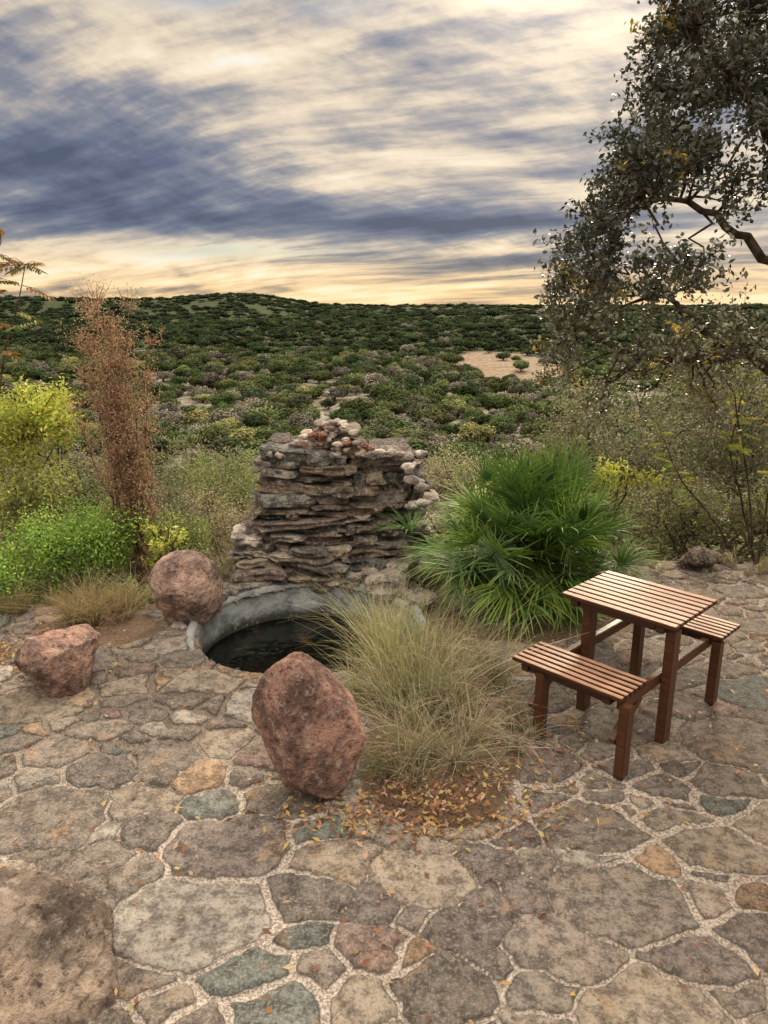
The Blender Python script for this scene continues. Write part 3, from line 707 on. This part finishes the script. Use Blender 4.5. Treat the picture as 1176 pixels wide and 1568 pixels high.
# ------------------------------------------------------------ oak tree
ol = Acc(); ot = Acc()
limbs = [[(4.4, 7.5, -.6), (4.25, 7.4, .8), (4.05, 7.2, 1.8), (3.8, 7., 2.8), (3.5, 6.9, 3.7), (3.3, 6.8, 4.7), (3.1, 6.8, 5.7)],
         [(4.05, 7.2, 1.7), (3.3, 6.85, 2.05), (2.6, 6.55, 1.98), (2.0, 6.4, 2.1), (1.55, 6.35, 2.35)],
         [(3.85, 7.05, 2.6), (3.1, 6.7, 3.0), (2.5, 6.5, 3.3), (2.0, 6.5, 3.3)],
         [(3.55, 6.9, 3.5), (2.9, 6.6, 4.1), (2.4, 6.5, 4.5)], [(3.1, 6.75, 2.1), (2.5, 6.7, 2.5), (1.9, 6.6, 2.7)], [(3.6, 6.9, 3.2), (4., 6.2, 3.8), (3.8, 5.9, 4.6)]]
lr = [(.15, .05), (.06, .012), (.05, .012), (.05, .012), (.035, .01), (.05, .015)]
nodes = []
for l_, (ra, rb) in zip(limbs, lr):
    p = np.array(l_); t = np.linspace(0, 1, len(p)); k_ = 16; tt = np.linspace(0, 1, k_)
    q = np.stack([np.interp(tt, t, p[:, j]) for j in range(3)], -1)+R.normal(0, .02, (k_, 3)); V, F_ = tube(q, np.linspace(ra, rb, k_), 8); ot.add(V, F_, (.8, .75, .7)); nodes.append(q[3:] if ra > .1 else q)
nodes = np.concatenate(nodes)
lim_z = [1.5, 1.75, 2.0, 2.3, 2.8, 3.05, 3.3, 3.8, 4.3, 4.7, 6]; lim_x = [1.4, 1.22, 1.12, 1.25, 1.35, 1.45, 1.6, 1.72, 1.85, 1.9, 2.0]
cl = []
while len(cl) < 300:
    Y_ = R.uniform(5.9, 7.8); Z_ = R.uniform(1.5, 5.9); X_ = R.uniform(1.2, 4.7)
    lx = np.interp(Z_, lim_z, lim_x)*Y_/6.5+.17
    if X_ < lx: continue
    if Z_ < 2.1 and (R.random() < .25 or X_ > 3.6): continue
    if vnoise(np.array([[X_*2.1, Y_*1.2, Z_*2.3]]), 77)[0] < -.16: continue
    cl.append((X_, Y_, Z_))
cl = np.array(cl)
for c_ in cl:
    a0 = nodes[np.argmin(np.linalg.norm(nodes-c_, axis=1)+R.uniform(0, .3, len(nodes)))]
    V, F_ = tube(wpath(a0, c_, 5, .06), np.linspace(.014, .004, 5), 5); ot.add(V, F_, (.8, .75, .7))
    rc = R.uniform(.14, .25); dark = R.uniform(.7, 1.3); low = max(0, 1-(c_[2]-1.6)/1.3)
    for q in range(9):
        e_ = c_+norm(R.normal(size=3))*rc*R.uniform(.7, 1.5); V, F_ = tube([c_, (c_+e_)/2+R.normal(0, .02, 3), e_], [.004, .003, .0015], 3); ot.add(V, F_, (.8, .75, .7))
        nl = 20; P = c_+(e_-c_)*R.uniform(.15, 1.1, (nl, 1))+R.normal(0, .04, (nl, 3)); szf = 1.15-.35*low
        V, F_ = leafquads(P, R.normal(size=(nl, 3))+np.array([0, 0, .5]), R.uniform(.035, .065, nl)*szf, R.uniform(.02, .034, nl)*szf)
        cc = np.array([(.065, .075, .058), (.115, .12, .10), (.045, .055, .04)])[R.integers(3, size=nl)]*(1+low*1.3)+np.array([.07, .055, .015])*low
        if R.random() < .01+.05*low: cc = cc*0+np.array([.4, .3, .05])
        ol.add(V, F_, jcol(cc*dark, nl, 4, .35, .08))
o = ol.obj('oak_tree', M_oak); t_ = ot.obj('trunk_and_limbs', M_bark); t_.parent = o

# ------------------------------------------------------------ distant trees (instanced)
vc = bpy.data.collections.new('tree_variants')
vcols = [(.065, .095, .035), (.09, .125, .045), (.13, .155, .065), (.16, .17, .105), (.25, .23, .185), (.27, .27, .11), (.075, .11, .055), (.036, .055, .026), (.05, .072, .034)]
for vi, base_c in enumerate(vcols):
    far = vi >= 7
    A_ = Acc(); q = np.random.default_rng(100+vi); nb = 14 if far else 24
    for i in range(nb):
        d = norm(q.normal(size=3)); d[2] = abs(d[2])*.9-.15
        c_ = d*np.array([1.6, 1.6, 1.35])*q.random()**.5+np.array([0, 0, 1.3]); r0 = q.uniform(.38, .85); k_ = 40 if far else (120 if vi != 4 else 80)
        dd = norm(q.normal(size=(k_, 3))); P = c_+dd*r0*q.uniform(.65, 1.08, (k_, 1))
        P[:, 2] = np.maximum(P[:, 2], .05); sf = 1.9 if far else 1.1
        V, F_ = leafquads(P, dd+q.normal(0, .45, (k_, 3))+np.array([0, 0, .3]), q.uniform(.16, .3, k_)*sf, q.uniform(.12, .2, k_)*sf, q)
        sh = (.3+.9*np.clip((P[:, 2]-.3)/2.2, 0, 1)**1.2)[:, None]*np.array(base_c)*q.uniform(.65, 1.35)  # lit tops and shaded undersides painted into the leaf colour by height
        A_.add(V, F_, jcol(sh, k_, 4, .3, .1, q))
    for i in range(4):
        V, F_ = tube([(q.normal(0, .1), q.normal(0, .1), -.4), (q.normal(0, .3), q.normal(0, .3), .8), (q.normal(0, .7), q.normal(0, .7), 2.)], [.1, .07, .03], 5); A_.add(V, F_, (.1, .085, .07))
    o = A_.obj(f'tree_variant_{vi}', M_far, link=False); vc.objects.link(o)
def scatter(name, P, sc, vi):
    me = bpy.data.meshes.new(name); me.vertices.add(len(P)); me.vertices.foreach_set('co', np.asarray(P, np.float32).ravel())
    a = me.attributes.new('sc', 'FLOAT_VECTOR', 'POINT'); a.data.foreach_set('vector', np.asarray(sc, np.float32).ravel())
    a = me.attributes.new('vi', 'INT', 'POINT'); a.data.foreach_set('value', np.asarray(vi, np.int32))
    a = me.attributes.new('rz', 'FLOAT_VECTOR', 'POINT'); rz = np.zeros((len(P), 3), np.float32); rz[:, 2] = R.uniform(0, 6.28, len(P)); a.data.foreach_set('vector', rz.ravel())
    o = bpy.data.objects.new(name, me); COL.objects.link(o)
    ng = bpy.data.node_groups.new(name, 'GeometryNodeTree')
    ng.interface.new_socket('Geometry', in_out='INPUT', socket_type='NodeSocketGeometry'); ng.interface.new_socket('Geometry', in_out='OUTPUT', socket_type='NodeSocketGeometry')
    gi = ng.nodes.new('NodeGroupInput'); go = ng.nodes.new('NodeGroupOutput'); ip = ng.nodes.new('GeometryNodeInstanceOnPoints')
    ci = ng.nodes.new('GeometryNodeCollectionInfo'); ci.inputs['Collection'].default_value = vc; ci.inputs['Separate Children'].default_value = True; ci.inputs['Reset Children'].default_value = True
    def na(nm, dt):
        n_ = ng.nodes.new('GeometryNodeInputNamedAttribute'); n_.data_type = dt; n_.inputs['Name'].default_value = nm
        return [s_ for s_ in n_.outputs if s_.enabled and s_.name == 'Attribute'][0]
    L_ = ng.links.new
    L_(gi.outputs[0], ip.inputs['Points']); L_(ci.outputs[0], ip.inputs['Instance']); ip.inputs['Pick Instance'].default_value = True
    L_(na('vi', 'INT'), ip.inputs['Instance Index']); L_(na('sc', 'FLOAT_VECTOR'), ip.inputs['Scale']); L_(na('rz', 'FLOAT_VECTOR'), ip.inputs['Rotation'])
    L_(ip.outputs[0], go.inputs[0])
    md = o.modifiers.new('scatter', 'NODES'); md.node_group = ng
def inel(x, y, cx, cy, rx, ry): return np.hypot((x-cx)/rx, (y-cy)/ry) < 1
PX, PY, PS, PV = [], [], [], []
def band(y0_, y1_, n_, smin, smax, thr, probs):
    y_ = np.sqrt(R.uniform(y0_**2, y1_**2, n_)); x_ = R.uniform(-.68, .68, n_)*(y_+6)
    m1 = .6*fbm(P3(x_/15, y_/10), 3, 91)+.4*fbm(P3(x_/26, y_/34), 3, 92); k_ = m1 > thr+R.normal(0, .08, n_)
    k_ &= ~(inel(x_, y_, 52, 325, 24, 75) & (R.random(n_) > .06)) & ~inel(x_, y_, -45, 520, 60, 16) & ~inel(x_, y_, -33, 125, 3, 12) & ~inel(x_, y_, -82, 185, 10, 5) & ~inel(x_, y_, 14, 165, 9, 4) & ~inel(x_, y_, -12, 210, 12, 4)
    x_, y_ = x_[k_], y_[k_]; PX.append(x_); PY.append(y_); PS.append(smin+(smax-smin)*R.random(len(x_))**1.4); PV.append(R.choice(9, len(x_), p=probs))
band(19, 60, 360, .6, 1.25, -.7, [.1, .17, .25, .18, .15, .1, .05, 0, 0])
band(60, 150, 900, .8, 2.0, -.26, [.12, .17, .24, .18, .14, .08, .07, 0, 0])
band(150, 360, 2300, 1.2, 2.4, -.27, [.17, .2, .22, .14, .15, .05, .07, 0, 0])
band(360, 750, 5000, 1.4, 2.6, -.9, [.06, .08, .03, .0, .04, .0, .08, .41, .3])
band(750, 2300, 5000, 3.2, 5.5, -1.5, [.0, .02, .0, .0, .0, .0, .04, .54, .4])
px_, py_, ps_, pv_ = map(np.concatenate, (PX, PY, PS, PV))
k_ = ~((py_ < 26) & (np.abs(px_) < 3)); px_, py_, ps_, pv_ = px_[k_], py_[k_], ps_[k_], pv_[k_]
sc = np.stack([ps_*R.uniform(.85, 1.25, len(ps_)), ps_*R.uniform(.85, 1.25, len(ps_)), ps_*R.uniform(.7, 1.2, len(ps_))*np.where(py_ > 750, .45, np.where(py_ > 360, .7, .85))], -1)
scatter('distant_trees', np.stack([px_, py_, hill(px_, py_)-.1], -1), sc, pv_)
print('sites', NS, 'trees', len(px_))
